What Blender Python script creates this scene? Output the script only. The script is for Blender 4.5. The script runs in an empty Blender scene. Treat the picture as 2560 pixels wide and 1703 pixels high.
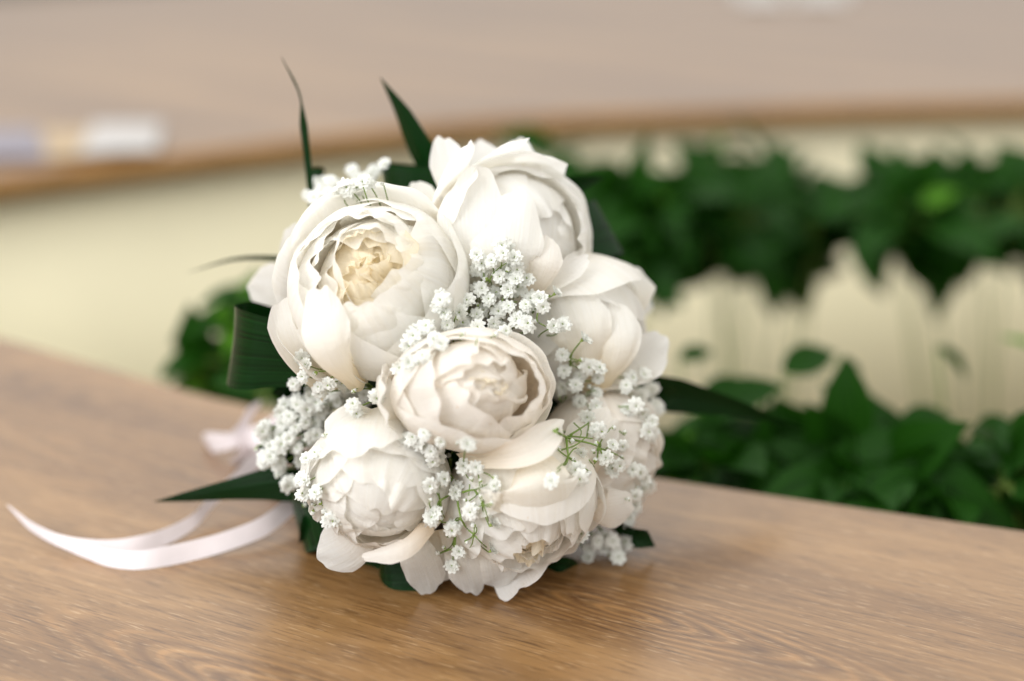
import bpy, math, random
import numpy as np
from mathutils import Vector, Matrix
from mathutils.bvhtree import BVHTree

S = bpy.context.scene
COL = S.collection
R_ = np.radians

# ------------------------------------------------------------------ camera
PITCH = math.radians(23)
TABLE_Z = 0.75
CAM_H = 0.457
CAM = Vector((0, 0, TABLE_Z + CAM_H))
FPX = 50 / 36 * 2560
FW = Vector((0, math.cos(PITCH), -math.sin(PITCH)))
UP = Vector((0, math.sin(PITCH), math.cos(PITCH)))
RT = Vector((1, 0, 0))
cd = bpy.data.cameras.new('camera')
cd.lens = 50; cd.sensor_width = 36; cd.clip_start = 0.02; cd.clip_end = 50
cd.dof.use_dof = True; cd.dof.focus_distance = 0.79; cd.dof.aperture_fstop = 1.5
cam = bpy.data.objects.new('camera', cd); COL.objects.link(cam)
cam.location = CAM; cam.rotation_euler = (math.pi/2 - PITCH, 0, 0)
S.camera = cam

# ------------------------------------------------------------------ light
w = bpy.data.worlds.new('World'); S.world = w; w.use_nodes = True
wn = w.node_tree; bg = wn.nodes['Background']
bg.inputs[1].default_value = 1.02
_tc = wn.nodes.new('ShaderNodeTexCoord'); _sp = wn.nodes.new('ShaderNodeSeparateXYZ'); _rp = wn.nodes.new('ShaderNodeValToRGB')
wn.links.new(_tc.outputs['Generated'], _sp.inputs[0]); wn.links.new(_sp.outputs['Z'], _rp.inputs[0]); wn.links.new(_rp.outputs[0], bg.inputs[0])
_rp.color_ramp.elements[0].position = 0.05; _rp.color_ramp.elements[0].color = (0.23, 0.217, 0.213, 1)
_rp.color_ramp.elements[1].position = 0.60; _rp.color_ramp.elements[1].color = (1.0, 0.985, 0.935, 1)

def area(name, loc, target, sx, sy, power, col):
    l = bpy.data.lights.new(name, 'AREA'); l.shape = 'RECTANGLE'; l.size = sx; l.size_y = sy
    l.energy = power; l.color = col
    o = bpy.data.objects.new(name, l); COL.objects.link(o); o.location = loc
    o.rotation_euler = (Vector(target) - Vector(loc)).to_track_quat('-Z', 'Y').to_euler()
    return o
area('window_light', (-0.7, 1.9, 2.9), (-0.02, 0.85, 0.85), 2.2, 1.6, 7, (1.0, 0.985, 0.97))
area('front_fill_light', (-1.6, -0.6, 2.3), (0, 0.95, 0.75), 1.8, 1.4, 36, (0.97, 0.98, 1.0))  # unseen front light behind-left of the camera, strengthened to fill the petal cavities

S.view_settings.view_transform = 'Standard'; S.view_settings.look = 'None'
S.view_settings.exposure = 0.52; S.view_settings.gamma = 1.0
try:
    S.cycles.use_denoising = True
    S.cycles.denoiser = 'OPENIMAGEDENOISE'
    S.cycles.max_bounces = 12; S.cycles.diffuse_bounces = 8
    S.cycles.sample_clamp_indirect = 4
except Exception: pass

# ------------------------------------------------------------------ helpers
def W(px, py, d):
    return CAM + d * (FW + RT * ((px - 1280) / FPX) + UP * ((851.5 - py) / FPX))
def T(px, py, z=TABLE_Z):
    v = FW + RT * ((px - 1280) / FPX) + UP * ((851.5 - py) / FPX)
    return CAM + v * ((z - CAM.z) / v.z)
def camdir(x, y, z):
    """camera space (right, up, towards the lens) to world"""
    return (RT * x + UP * y - FW * z).normalized()
U = UP; D2 = 1.0861
def Q(x, y, d): return W(x*D2, y*D2, d)     # points read off the photograph, then given their own distance
def depth_of(p): return (p - CAM).dot(FW)

def link(o, parent=None):
    COL.objects.link(o)
    if parent is not None: o.parent = parent
    return o
def empty(name, loc=(0, 0, 0), parent=None):
    o = bpy.data.objects.new(name, None); o.empty_display_size = 0.02
    o.location = loc
    return link(o, parent)
def tag(o, label=None, cat=None, group=None, kind=None):
    if label: o['label'] = label
    if cat: o['category'] = cat
    if group: o['group'] = group
    if kind: o['kind'] = kind
    return o
def mesh(name, verts, faces, mat, smooth=True, uvs=None, attr=None):
    me = bpy.data.meshes.new(name)
    me.from_pydata([tuple(v) for v in verts], [], faces)
    if smooth: me.polygons.foreach_set('use_smooth', [True] * len(me.polygons))
    if uvs is not None:
        lay = me.uv_layers.new(name='UVMap')
        idx = np.empty(len(me.loops), dtype=np.int32); me.loops.foreach_get('vertex_index', idx)
        lay.data.foreach_set('uv', np.asarray(uvs, dtype=np.float32)[idx].ravel())
    if mat: me.materials.append(mat)
    me.update()
    return me
def obj(name, me, parent=None, loc=None):
    o = bpy.data.objects.new(name, me)
    if loc is not None: o.location = loc
    return link(o, parent)
def grid_faces(nu, nv, base=0):
    f = []
    for i in range(nu - 1):
        for j in range(nv - 1):
            a = base + i * nv + j
            f.append((a, a + nv, a + nv + 1, a + 1))
    return f
def catmull(pts, n):
    P = [np.array(p, float) for p in pts]
    P = [2 * P[0] - P[1]] + P + [2 * P[-1] - P[-2]]
    out = []
    segs = len(P) - 3
    for k in range(n):
        t = k / (n - 1) * segs; i = min(int(t), segs - 1); u = t - i
        a, b, c, d = P[i:i + 4]
        out.append(0.5 * ((2 * b) + (c - a) * u + (2 * a - 5 * b + 4 * c - d) * u * u + (3 * b - a - 3 * c + d) * u ** 3))
    return out
def sm(a, b, x):
    t = np.clip((x - a) / (b - a), 0, 1); return t * t * (3 - 2 * t)

# ------------------------------------------------------------------ materials
def new_mat(name):
    m = bpy.data.materials.new(name); m.use_nodes = True
    nt = m.node_tree
    for n in list(nt.nodes):
        if n.type != 'OUTPUT_MATERIAL': nt.nodes.remove(n)
    return m, nt, nt.nodes['Material Output']
def N(nt, typ, **kw):
    n = nt.nodes.new(typ)
    for k, v in kw.items():
        if k.startswith('i_'): n.inputs[k[2:].replace('_', ' ')].default_value = v
        else: setattr(n, k, v)
    return n
def ramp(nt, stops, interp='LINEAR'):
    n = nt.nodes.new('ShaderNodeValToRGB'); r = n.color_ramp; r.interpolation = interp
    while len(r.elements) < len(stops): r.elements.new(0.5)
    for e, (p, c) in zip(r.elements, stops):
        e.position = p; e.color = (*c, 1) if len(c) == 3 else c
    return n
def petal_mat(name, base, edge, trans=0.52):
    m, nt, out = new_mat(name); L = nt.links.new
    uv = N(nt, 'ShaderNodeUVMap', uv_map='UVMap')
    sep = N(nt, 'ShaderNodeSeparateXYZ'); L(uv.outputs[0], sep.inputs[0])
    oi = N(nt, 'ShaderNodeTexCoord')
    nz = N(nt, 'ShaderNodeTexNoise', i_Scale=35.0, i_Detail=3.0); L(oi.outputs['Object'], nz.inputs['Vector'])
    add = N(nt, 'ShaderNodeMath', operation='MULTIPLY_ADD'); L(nz.outputs['Fac'], add.inputs[0])
    add.inputs[1].default_value = 0.25; L(sep.outputs['Y'], add.inputs[2])
    mid = tuple(0.35 * a + 0.65 * b for a, b in zip(base, edge))
    cr = ramp(nt, [(0.15, base), (0.5, mid), (0.88, edge)]); L(add.outputs[0], cr.inputs[0])
    # veins along the petal
    mp = N(nt, 'ShaderNodeMapping'); mp.inputs['Scale'].default_value = (26, 1.6, 1); L(uv.outputs[0], mp.inputs[0])
    vn = N(nt, 'ShaderNodeTexNoise', i_Scale=1.0, i_Detail=3.0, i_Distortion=0.3); L(mp.outputs[0], vn.inputs['Vector'])
    mx = N(nt, 'ShaderNodeMix', data_type='RGBA', blend_type='MULTIPLY')
    vr = ramp(nt, [(0.32, (0.965, 0.955, 0.93)), (0.6, (1, 1, 1))]); L(vn.outputs['Fac'], vr.inputs[0])
    mx.inputs[0].default_value = 0.85; L(cr.outputs[0], mx.inputs[6]); L(vr.outputs[0], mx.inputs[7])
    # tiny pale brown specks
    sp = N(nt, 'ShaderNodeTexNoise', i_Scale=260.0, i_Detail=1.0); L(oi.outputs['Object'], sp.inputs['Vector'])
    sr = ramp(nt, [(0.80, (1, 1, 1)), (0.86, (0.72, 0.55, 0.35))]); L(sp.outputs['Fac'], sr.inputs[0])
    mx2 = N(nt, 'ShaderNodeMix', data_type='RGBA', blend_type='MULTIPLY'); mx2.inputs[0].default_value = 0.7
    L(mx.outputs[2], mx2.inputs[6]); L(sr.outputs[0], mx2.inputs[7])
    cross = N(nt, 'ShaderNodeMapping'); cross.inputs['Scale'].default_value = (3, 16, 1); L(uv.outputs[0], cross.inputs[0])
    cn = N(nt, 'ShaderNodeTexNoise', i_Scale=1.0, i_Detail=2.0); L(cross.outputs[0], cn.inputs['Vector'])
    ad = N(nt, 'ShaderNodeMath', operation='ADD'); L(vn.outputs['Fac'], ad.inputs[0]); L(cn.outputs['Fac'], ad.inputs[1])
    bp = N(nt, 'ShaderNodeBump', i_Strength=0.33, i_Distance=0.0016); L(ad.outputs[0], bp.inputs['Height'])
    p = N(nt, 'ShaderNodeBsdfPrincipled', i_Roughness=0.6); p.inputs['Specular IOR Level'].default_value = 0.25
    p.inputs['Sheen Weight'].default_value = 0.08
    L(mx2.outputs[2], p.inputs['Base Color']); L(bp.outputs[0], p.inputs['Normal'])
    tr = N(nt, 'ShaderNodeBsdfTranslucent'); L(mx2.outputs[2], tr.inputs[0]); L(bp.outputs[0], tr.inputs[1])
    ms = N(nt, 'ShaderNodeMixShader'); ms.inputs[0].default_value = trans
    L(p.outputs[0], ms.inputs[1]); L(tr.outputs[0], ms.inputs[2]); L(ms.outputs[0], out.inputs[0])
    return m
M_CREAM = petal_mat('peony_cream', (0.99, 0.88, 0.68), (0.99, 0.982, 0.957))
M_HEART = petal_mat('peony_heart', (0.995, 0.76, 0.40), (0.99, 0.93, 0.79), 0.55)
M_BLUSH = petal_mat('peony_blush', (0.99, 0.875, 0.72), (0.99, 0.965, 0.928))
M_WHITE = petal_mat('peony_white', (0.985, 0.94, 0.84), (0.99, 0.985, 0.968))

def leaf_mat(name, dark, light, rough=0.38, veins=True, bump=0.6, trans=0.12, spec=0.10):
    m, nt, out = new_mat(name); L = nt.links.new
    uv = N(nt, 'ShaderNodeUVMap', uv_map='UVMap')
    mp = N(nt, 'ShaderNodeMapping'); mp.inputs['Scale'].default_value = (30, 0.8, 1); L(uv.outputs[0], mp.inputs[0])
    vn = N(nt, 'ShaderNodeTexNoise', i_Scale=1.0, i_Detail=3.0); L(mp.outputs[0], vn.inputs['Vector'])
    cr = ramp(nt, [(0.3, dark), (0.72, light)]); L(vn.outputs['Fac'], cr.inputs[0])
    bp = N(nt, 'ShaderNodeBump', i_Strength=bump, i_Distance=0.001); L(vn.outputs['Fac'], bp.inputs['Height'])
    p = N(nt, 'ShaderNodeBsdfPrincipled', i_Roughness=rough); p.inputs['Specular IOR Level'].default_value = spec
    L(cr.outputs[0], p.inputs['Base Color']); L(bp.outputs[0], p.inputs['Normal'])
    tr = N(nt, 'ShaderNodeBsdfTranslucent'); tr.inputs[0].default_value = (light[0]*1.6, light[1]*2.0, light[2], 1)
    ms = N(nt, 'ShaderNodeMixShader'); ms.inputs[0].default_value = trans
    L(p.outputs[0], ms.inputs[1]); L(tr.outputs[0], ms.inputs[2]); L(ms.outputs[0], out.inputs[0])
    return m
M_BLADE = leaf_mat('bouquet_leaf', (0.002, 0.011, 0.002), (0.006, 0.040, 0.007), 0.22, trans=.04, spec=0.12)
M_IVY = leaf_mat('plant_leaf', (0.003, 0.020, 0.002), (0.020, 0.088, 0.006), 0.5, bump=0.1, trans=0.15)
M_IVYL = leaf_mat('plant_leaf_young', (0.05, 0.16, 0.010), (0.10, 0.26, 0.02), 0.4, bump=0.1, trans=0.2)

def simple(name, col, rough=0.5, spec=0.4, noise=None, trans=0):
    m, nt, out = new_mat(name); L = nt.links.new
    p = N(nt, 'ShaderNodeBsdfPrincipled', i_Roughness=rough); p.inputs['Specular IOR Level'].default_value = spec
    tc = N(nt, 'ShaderNodeTexCoord')
    nz = N(nt, 'ShaderNodeTexNoise', i_Scale=(noise or 8.0), i_Detail=4.0); L(tc.outputs['Object'], nz.inputs['Vector'])
    cr = ramp(nt, [(0.3, tuple(c * 0.86 for c in col)), (0.7, tuple(min(1, c * 1.08) for c in col))])
    L(nz.outputs['Fac'], cr.inputs[0]); L(cr.outputs[0], p.inputs['Base Color'])
    if trans:
        tr = N(nt, 'ShaderNodeBsdfTranslucent'); L(cr.outputs[0], tr.inputs[0])
        ms = N(nt, 'ShaderNodeMixShader'); ms.inputs[0].default_value = trans
        L(p.outputs[0], ms.inputs[1]); L(tr.outputs[0], ms.inputs[2]); L(ms.outputs[0], out.inputs[0])
    else: L(p.outputs[0], out.inputs[0])
    return m
M_FLORET = simple('babys_breath_petal', (0.88, 0.89, 0.85), 0.6, 0.2, 900, 0.2)
M_FGREEN = simple('babys_breath_green', (0.30, 0.40, 0.10), 0.5, 0.3, 300)
M_STEM = simple('babys_breath_stem', (0.17, 0.26, 0.045), 0.45, 0.4, 200)
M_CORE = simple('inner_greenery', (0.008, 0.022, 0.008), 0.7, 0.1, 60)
M_RIBBON = simple('satin_ribbon', (0.88, 0.81, 0.83), 0.34, 0.5, 30, 0.25)
M_PANEL = simple('cream_panel', (0.86, 0.80, 0.58), 0.55, 0.3, 1.5)
M_FLOOR = simple('brown_floor', (0.10, 0.075, 0.05), 0.6, 0.3, 3)
M_PAPER = simple('white_paper', (0.50, 0.48, 0.47), 0.6, 0.3, 3)
M_LILAC = simple('lilac_cover', (0.27, 0.25, 0.29), 0.5, 0.3, 6)
M_OCHRE = simple('ochre_print', (0.45, 0.34, 0.22), 0.5, 0.3, 6)
M_POT = simple('terracotta_pot', (0.25, 0.12, 0.07), 0.7, 0.3, 20)

def wood_mat(name, ang, gloss=0.30):
    m, nt, out = new_mat(name); L = nt.links.new
    tc = N(nt, 'ShaderNodeTexCoord')
    ro = N(nt, 'ShaderNodeMapping'); ro.inputs['Rotation'].default_value = (0, 0, -ang); L(tc.outputs['Object'], ro.inputs[0])
    def mapped(sc, loc=(0, 0, 0)):
        mp = N(nt, 'ShaderNodeMapping'); mp.inputs['Scale'].default_value = sc; mp.inputs['Location'].default_value = loc
        L(ro.outputs[0], mp.inputs[0]); return mp
    # growth rings: contours of a long stretched field
    a = mapped((1.5, 11, 1), (0.4, 1.3, 0)); f = N(nt, 'ShaderNodeTexNoise', i_Scale=1.0, i_Detail=2.5, i_Roughness=0.45, i_Distortion=0.25); L(a.outputs[0], f.inputs['Vector'])
    m1 = N(nt, 'ShaderNodeMath', operation='MULTIPLY'); m1.inputs[1].default_value = 105; L(f.outputs['Fac'], m1.inputs[0])
    s1 = N(nt, 'ShaderNodeMath', operation='SINE'); L(m1.outputs[0], s1.inputs[0])
    rr = ramp(nt, [(0.0, (0.05,)*3), (0.55, (0.35,)*3), (1, (0.9,)*3)])
    mr = N(nt, 'ShaderNodeMapRange'); mr.inputs[1].default_value = -1; mr.inputs[2].default_value = 1; L(s1.outputs[0], mr.inputs[0]); L(mr.outputs[0], rr.inputs[0])
    # broad tone
    b = mapped((1.4, 13, 1), (3, 2, 0)); g = N(nt, 'ShaderNodeTexNoise', i_Scale=1.0, i_Detail=4.0, i_Roughness=0.6); L(b.outputs[0], g.inputs['Vector'])
    base = ramp(nt, [(0.28, (0.125, 0.058, 0.019)), (0.46, (0.235, 0.124, 0.044)), (0.72, (0.345, 0.197, 0.078))]); L(g.outputs['Fac'], base.inputs[0])
    # fibres
    c = mapped((38, 760, 1)); h = N(nt, 'ShaderNodeTexNoise', i_Scale=1.0, i_Detail=4.0, i_Roughness=0.65); L(c.outputs[0], h.inputs['Vector'])
    fr = ramp(nt, [(0.32, (0.42, 0.36, 0.31)), (0.48, (1, 1, 1)), (0.66, (1.0, 1.0, 1.0))]); L(h.outputs['Fac'], fr.inputs[0])
    d = mapped((75, 1000, 1), (7, 1, 0)); k = N(nt, 'ShaderNodeTexNoise', i_Scale=1.0, i_Detail=2.0); L(d.outputs[0], k.inputs['Vector'])
    lr = ramp(nt, [(0.60, (0, 0, 0)), (0.72, (1, 1, 1))]); L(k.outputs['Fac'], lr.inputs[0])
    def mix(bt, fac, A, B):
        x = N(nt, 'ShaderNodeMix', data_type='RGBA', blend_type=bt)
        if isinstance(fac, float): x.inputs[0].default_value = fac
        else: L(fac, x.inputs[0])
        for s, v in ((6, A), (7, B)):
            if isinstance(v, tuple): x.inputs[s].default_value = v
            else: L(v, x.inputs[s])
        return x.outputs[2]
    # rings appear in patches
    pt = mapped((1.1, 5, 1), (9, 4, 0)); pn = N(nt, 'ShaderNodeTexNoise', i_Scale=1.0, i_Detail=1.0); L(pt.outputs[0], pn.inputs['Vector'])
    pr = ramp(nt, [(0.42, (0.08,)*3), (0.66, (0.6,)*3)]); L(pn.outputs['Fac'], pr.inputs[0])
    ringcol = mix('MIX', rr.outputs[0], (0.62, 0.55, 0.48, 1), (1.12, 1.1, 1.08, 1))
    x1 = mix('MULTIPLY', pr.outputs[0], base.outputs[0], ringcol)
    x1c = x1
    for (px, py, sx, sy, fr_) in CATH:
        p0 = T(px, py) - CEN; ca, sa = math.cos(-ang), math.sin(-ang); rx, ry = p0.x*ca - p0.y*sa, p0.x*sa + p0.y*ca
        cm = mapped((sx, sy, 0.0), (-rx*sx, -ry*sy, 0))
        wn_ = mapped((3, 12, 0)); wz = N(nt, 'ShaderNodeTexNoise', i_Scale=1.0, i_Detail=3.0); L(wn_.outputs[0], wz.inputs['Vector'])
        ln = N(nt, 'ShaderNodeVectorMath', operation='LENGTH'); L(cm.outputs[0], ln.inputs[0])
        ma = N(nt, 'ShaderNodeMath', operation='MULTIPLY_ADD'); L(wz.outputs['Fac'], ma.inputs[0]); ma.inputs[1].default_value = 0.9; L(ln.outputs['Value'], ma.inputs[2])
        mm = N(nt, 'ShaderNodeMath', operation='MULTIPLY'); L(ma.outputs[0], mm.inputs[0]); mm.inputs[1].default_value = fr_
        sn = N(nt, 'ShaderNodeMath', operation='SINE'); L(mm.outputs[0], sn.inputs[0])
        rg = N(nt, 'ShaderNodeMapRange'); rg.inputs[1].default_value = -1; rg.inputs[2].default_value = 1; L(sn.outputs[0], rg.inputs[0])
        rc = ramp(nt, [(0.0, (0.60, 0.50, 0.40)), (0.30, (0.92, 0.90, 0.86)), (0.8, (1.0, 1.0, 1.0)), (1.0, (1.45, 1.42, 1.35))]); L(rg.outputs[0], rc.inputs[0])
        mk = ramp(nt, [(0.0, (0.9,)*3), (0.55, (0.75,)*3), (1.0, (0, 0, 0))]); L(ln.outputs['Value'], mk.inputs[0])
        x1c = mix('MULTIPLY', mk.outputs[0], x1c, rc.outputs[0])
    x2 = mix('MULTIPLY', 0.95, x1c, fr.outputs[0])
    lf = N(nt, 'ShaderNodeMath', operation='MULTIPLY'); lf.inputs[1].default_value = 0.5; L(lr.outputs[0], lf.inputs[0])
    x3 = mix('MIX', lf.outputs[0], x2, (0.50, 0.34, 0.19, 1))
    # dark splits
    e = mapped((3.0, 75, 1), (2, 8, 0)); q = N(nt, 'ShaderNodeTexNoise', i_Scale=1.0, i_Detail=3.0, i_Distortion=0.4); L(e.outputs[0], q.inputs['Vector'])
    qr = ramp(nt, [(0.68, (0, 0, 0)), (0.78, (0.5,)*3)]); L(q.outputs['Fac'], qr.inputs[0])
    x4 = mix('MIX', qr.outputs[0], x3, (0.10, 0.05, 0.022, 1))
    bp = N(nt, 'ShaderNodeBump', i_Strength=0.12, i_Distance=0.0006); L(h.outputs['Fac'], bp.inputs['Height'])
    p = N(nt, 'ShaderNodeBsdfPrincipled', i_Roughness=gloss); p.inputs['Specular IOR Level'].default_value = 0.5; p.inputs['Coat Weight'].default_value = 1.0; p.inputs['Coat Roughness'].default_value = 0.25
    L(x4, p.inputs['Base Color']); L(bp.outputs[0], p.inputs['Normal']); L(p.outputs[0], out.inputs[0])
    return m

# ------------------------------------------------------------------ room: floor + ring table
fl = obj('floor', mesh('floor', [(-6, -4, 0), (6, -4, 0), (6, 8, 0), (-6, 8, 0)], [(0, 1, 2, 3)], M_FLOOR, False))
tag(fl, kind='structure')

near_px = [(-900, 640), (-400, 742), (0, 842), (413, 958), (608, 1008), (1100, 1108), (1618, 1189), (2560, 1325), (3000, 1372)]
far_px = [(3700, 226), (2500, 250), (1850, 270), (1200, 300), (600, 366), (100, 428), (-300, 482), (-700, 545)]
nearp = [T(*q) for q in near_px]; farp = [T(*q) for q in far_px]
_d = (nearp[-1] - nearp[-2]).normalized()
loop = [Vector((p.x, p.y)) for p in nearp] + [Vector((nearp[-1].x + _d.x*k, nearp[-1].y + _d.y*k + .12*k*k)) for k in (.2, .45, .75, 1.05, 1.35)] + [Vector((2.15, 1.35))] + [Vector((p.x, p.y)) for p in farp]
loop.append(Vector(((nearp[0].x + farp[-1].x) / 2 - 0.12, (nearp[0].y + farp[-1].y) / 2)))
loopc = loop + [loop[0]]
pts = catmull([(p.x, p.y, 0) for p in loopc], 160)[:-1]
inner = [Vector((p[0], p[1])) for p in pts]
n = len(inner)
outer = []
cen = sum(inner, Vector((0, 0))) / n
for i in range(n):
    t = (inner[(i + 1) % n] - inner[i - 1]).normalized(); nn = Vector((t.y, -t.x))
    if nn.dot(inner[i] - cen) < 0: nn = -nn
    outer.append(inner[i] + nn * (1.25 if inner[i].y > cen.y else 0.85))
e1 = (nearp[6] - nearp[3]); GR = math.atan2(e1.y, e1.x)
CEN = Vector((cen.x, cen.y, 0)); CATH = [(1590, 1540, 5.0, 30, 52), (760, 1760, 4.5, 30, 40)]
M_WOOD = wood_mat('oak_top', GR - R_(3), 0.34)
M_EDGE = simple('oak_edge', (0.36, 0.19, 0.065), 0.45, 0.4, 15)
table = empty('conference_table', (cen.x, cen.y, 0))
tag(table, 'ring shaped conference table with glossy oak grain top and cream inner panels', 'table')
def rel(vs, root): return [tuple(Vector(v) - root.location) for v in vs]
TH = 0.026
top_v, top_f = [], []
prof = [(0.003, -TH), (0.0, -TH + 0.002), (0.0, -0.002), (0.002, 0.0)]
for i in range(n):
    d = (outer[i] - inner[i]).normalized()
    row = [inner[i] + d * 0.01] + [inner[i] + d * a for a, _ in prof] + [inner[i].lerp(outer[i], k / 6) for k in range(1, 7)] + [outer[i]]
    zs = [-TH] + [z for _, z in prof] + [0] * 6 + [-TH]
    for q, z in zip(row, zs): top_v.append((q.x, q.y, TABLE_Z + z))
K = 12
for i in range(n):
    j = (i + 1) % n
    for k in range(4, K - 1): top_f.append((i*K+k, j*K+k, j*K+k+1, i*K+k+1))
    top_f.append((i*K, j*K, j*K+K-1, i*K+K-1))
obj('tabletop', mesh('tabletop', rel(top_v, table), top_f, M_WOOD, False), table)
ev, ef = [], []
for i in range(n):
    d = (outer[i] - inner[i]).normalized()
    for a, z in [(0.0101, -TH)] + prof: 
        q = inner[i] + d * a; ev.append((q.x, q.y, TABLE_Z + z))
for i in range(n):
    j = (i + 1) % n
    for k in range(4): ef.append((i*5+k, j*5+k, j*5+k+1, i*5+k+1))
obj('edge_band', mesh('edge_band', rel(ev, table), ef, M_EDGE), table)
# cream inner panel ring
vs, fs = [], []
for i in range(n):
    d = (outer[i] - inner[i]).normalized(); A = inner[i] + d * 0.035; B = inner[i] + d * 0.053
    vs += [(A.x, A.y, TABLE_Z - TH - 0.001), (A.x, A.y, 0.002), (B.x, B.y, 0.002), (B.x, B.y, TABLE_Z - TH - 0.001)]
for i in range(n):
    j = (i + 1) % n
    for k in range(4): fs.append((i*4+k, j*4+k, j*4+(k+1) % 4, i*4+(k+1) % 4))
obj('inner_panel', mesh('inner_panel', rel(vs, table), fs, M_PANEL), table)

# papers on the far top
def sheet(name, px, z, mat, label, cat, bend=0.003, rows=1, group=None):
    c = [T(*q, TABLE_Z) for q in px]; vs, fs = [], []
    nn = 8
    root = sum(c, Vector()) / 4
    thick = 0.0012 * rows
    for s in (1, 0):
        for i in range(nn):
            for j in range(nn):
                u, v = i/(nn-1), j/(nn-1)
                p = c[0].lerp(c[1], u).lerp(c[3].lerp(c[2], u), v)
                vs.append(Vector((p.x, p.y, TABLE_Z + z + s * thick + bend * math.sin(u * 3.0) * math.sin(v * 2 + 1))) - root)
    fs = grid_faces(nn, nn) + [tuple(reversed(f)) for f in grid_faces(nn, nn, nn*nn)]
    ring = [i*nn for i in range(nn)] + [(nn-1)*nn+j for j in range(1, nn)] + [i*nn+nn-1 for i in range(nn-2, -1, -1)] + [j for j in range(nn-2, 0, -1)]
    for a, b in zip(ring, ring[1:] + ring[:1]): fs.append((a, a + nn*nn, b + nn*nn, b))
    o = obj(name, mesh(name, vs, fs, mat, False), None, root)
    tag(o, label, cat, group); return o
sheet('booklet', [(-160, 408), (120, 402), (90, 330), (-140, 335)], 0.001, M_LILAC, 'lilac grey booklet at the left end of the paper row on far tabletop', 'booklet', rows=4)
sheet('leaflet', [(112, 404), (265, 398), (250, 330), (110, 332)], 0.002, M_OCHRE, 'ochre and white leaflet between the lilac booklet and the white paper', 'leaflet', rows=2)
sheet('paper_sheet', [(200, 402), (395, 394), (405, 326), (235, 326)], 0.006, M_PAPER, 'white paper sheet beside the ochre leaflet on the far tabletop', 'paper', rows=3)
sheet('paper_sheet', [(1850, 10), (1960, 12), (1950, -60), (1820, -60)], 0.001, M_PAPER, 'white paper cut off by the top of the picture, left one of two', 'paper', rows=3, group='papers at the far rim of the table')
sheet('paper_sheet', [(1990, 8), (2110, 10), (2140, -60), (1985, -60)], 0.001, M_PAPER, 'white paper cut off by the top of the picture, right one of two', 'paper', rows=3, group='papers at the far rim of the table')

# ------------------------------------------------------------------ plants in the table's well
def ivy_leaf_mesh(name, mat, L, Wd, fold, droop, seed):
    rnd = random.Random(seed); vs, uv = [], []; nu, nv = 5, 7
    for i in range(nu):
        for j in range(nv):
            u = -1 + 2*i/(nu-1); v = j/(nv-1)
            wd = Wd * (math.sin(math.pi * min(1, v*0.96 + 0.04)**0.75)) ** 0.9
            vs.append((u*wd, v*L, fold*abs(u)*wd - droop*v*v*L + 0.03*L*math.sin(5*v+seed)*u))
            uv.append((i/(nu-1), v))
    return mesh(name, vs, grid_faces(nu, nv), mat, True, uv)
LM = [ivy_leaf_mesh('leaf', M_IVY, 0.060, 0.020, 0.35, 0.25, 1), ivy_leaf_mesh('leaf', M_IVY, 0.072, 0.023, 0.2, 0.45, 2),
      ivy_leaf_mesh('leaf', M_IVY, 0.050, 0.019, 0.45, 0.1, 3)]
LMY = ivy_leaf_mesh('leaf', M_IVYL, 0.055, 0.015, 0.3, 0.3, 4)
def tube(vs, fs, path, r0, r1, seg=6):
    base = len(vs); m_ = len(path)
    for i, p in enumerate(path):
        p = Vector(p); t = (Vector(path[min(i+1, m_-1)]) - Vector(path[max(i-1, 0)]))
        t = t.normalized() if t.length > 1e-9 else Vector((0, 0, 1))
        a = t.orthogonal().normalized(); b = t.cross(a)
        r = r0 + (r1 - r0) * i / max(1, m_-1)
        for k in range(seg):
            an = 2*math.pi*k/seg; vs.append(p + (a*math.cos(an) + b*math.sin(an)) * r)
    for i in range(m_-1):
        for k in range(seg):
            fs.append((base+i*seg+k, base+i*seg+(k+1) % seg, base+(i+1)*seg+(k+1) % seg, base+(i+1)*seg+k))
    fs.append(tuple(base+k for k in reversed(range(seg)))); fs.append(tuple(base+(m_-1)*seg+k for k in range(seg)))
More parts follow.
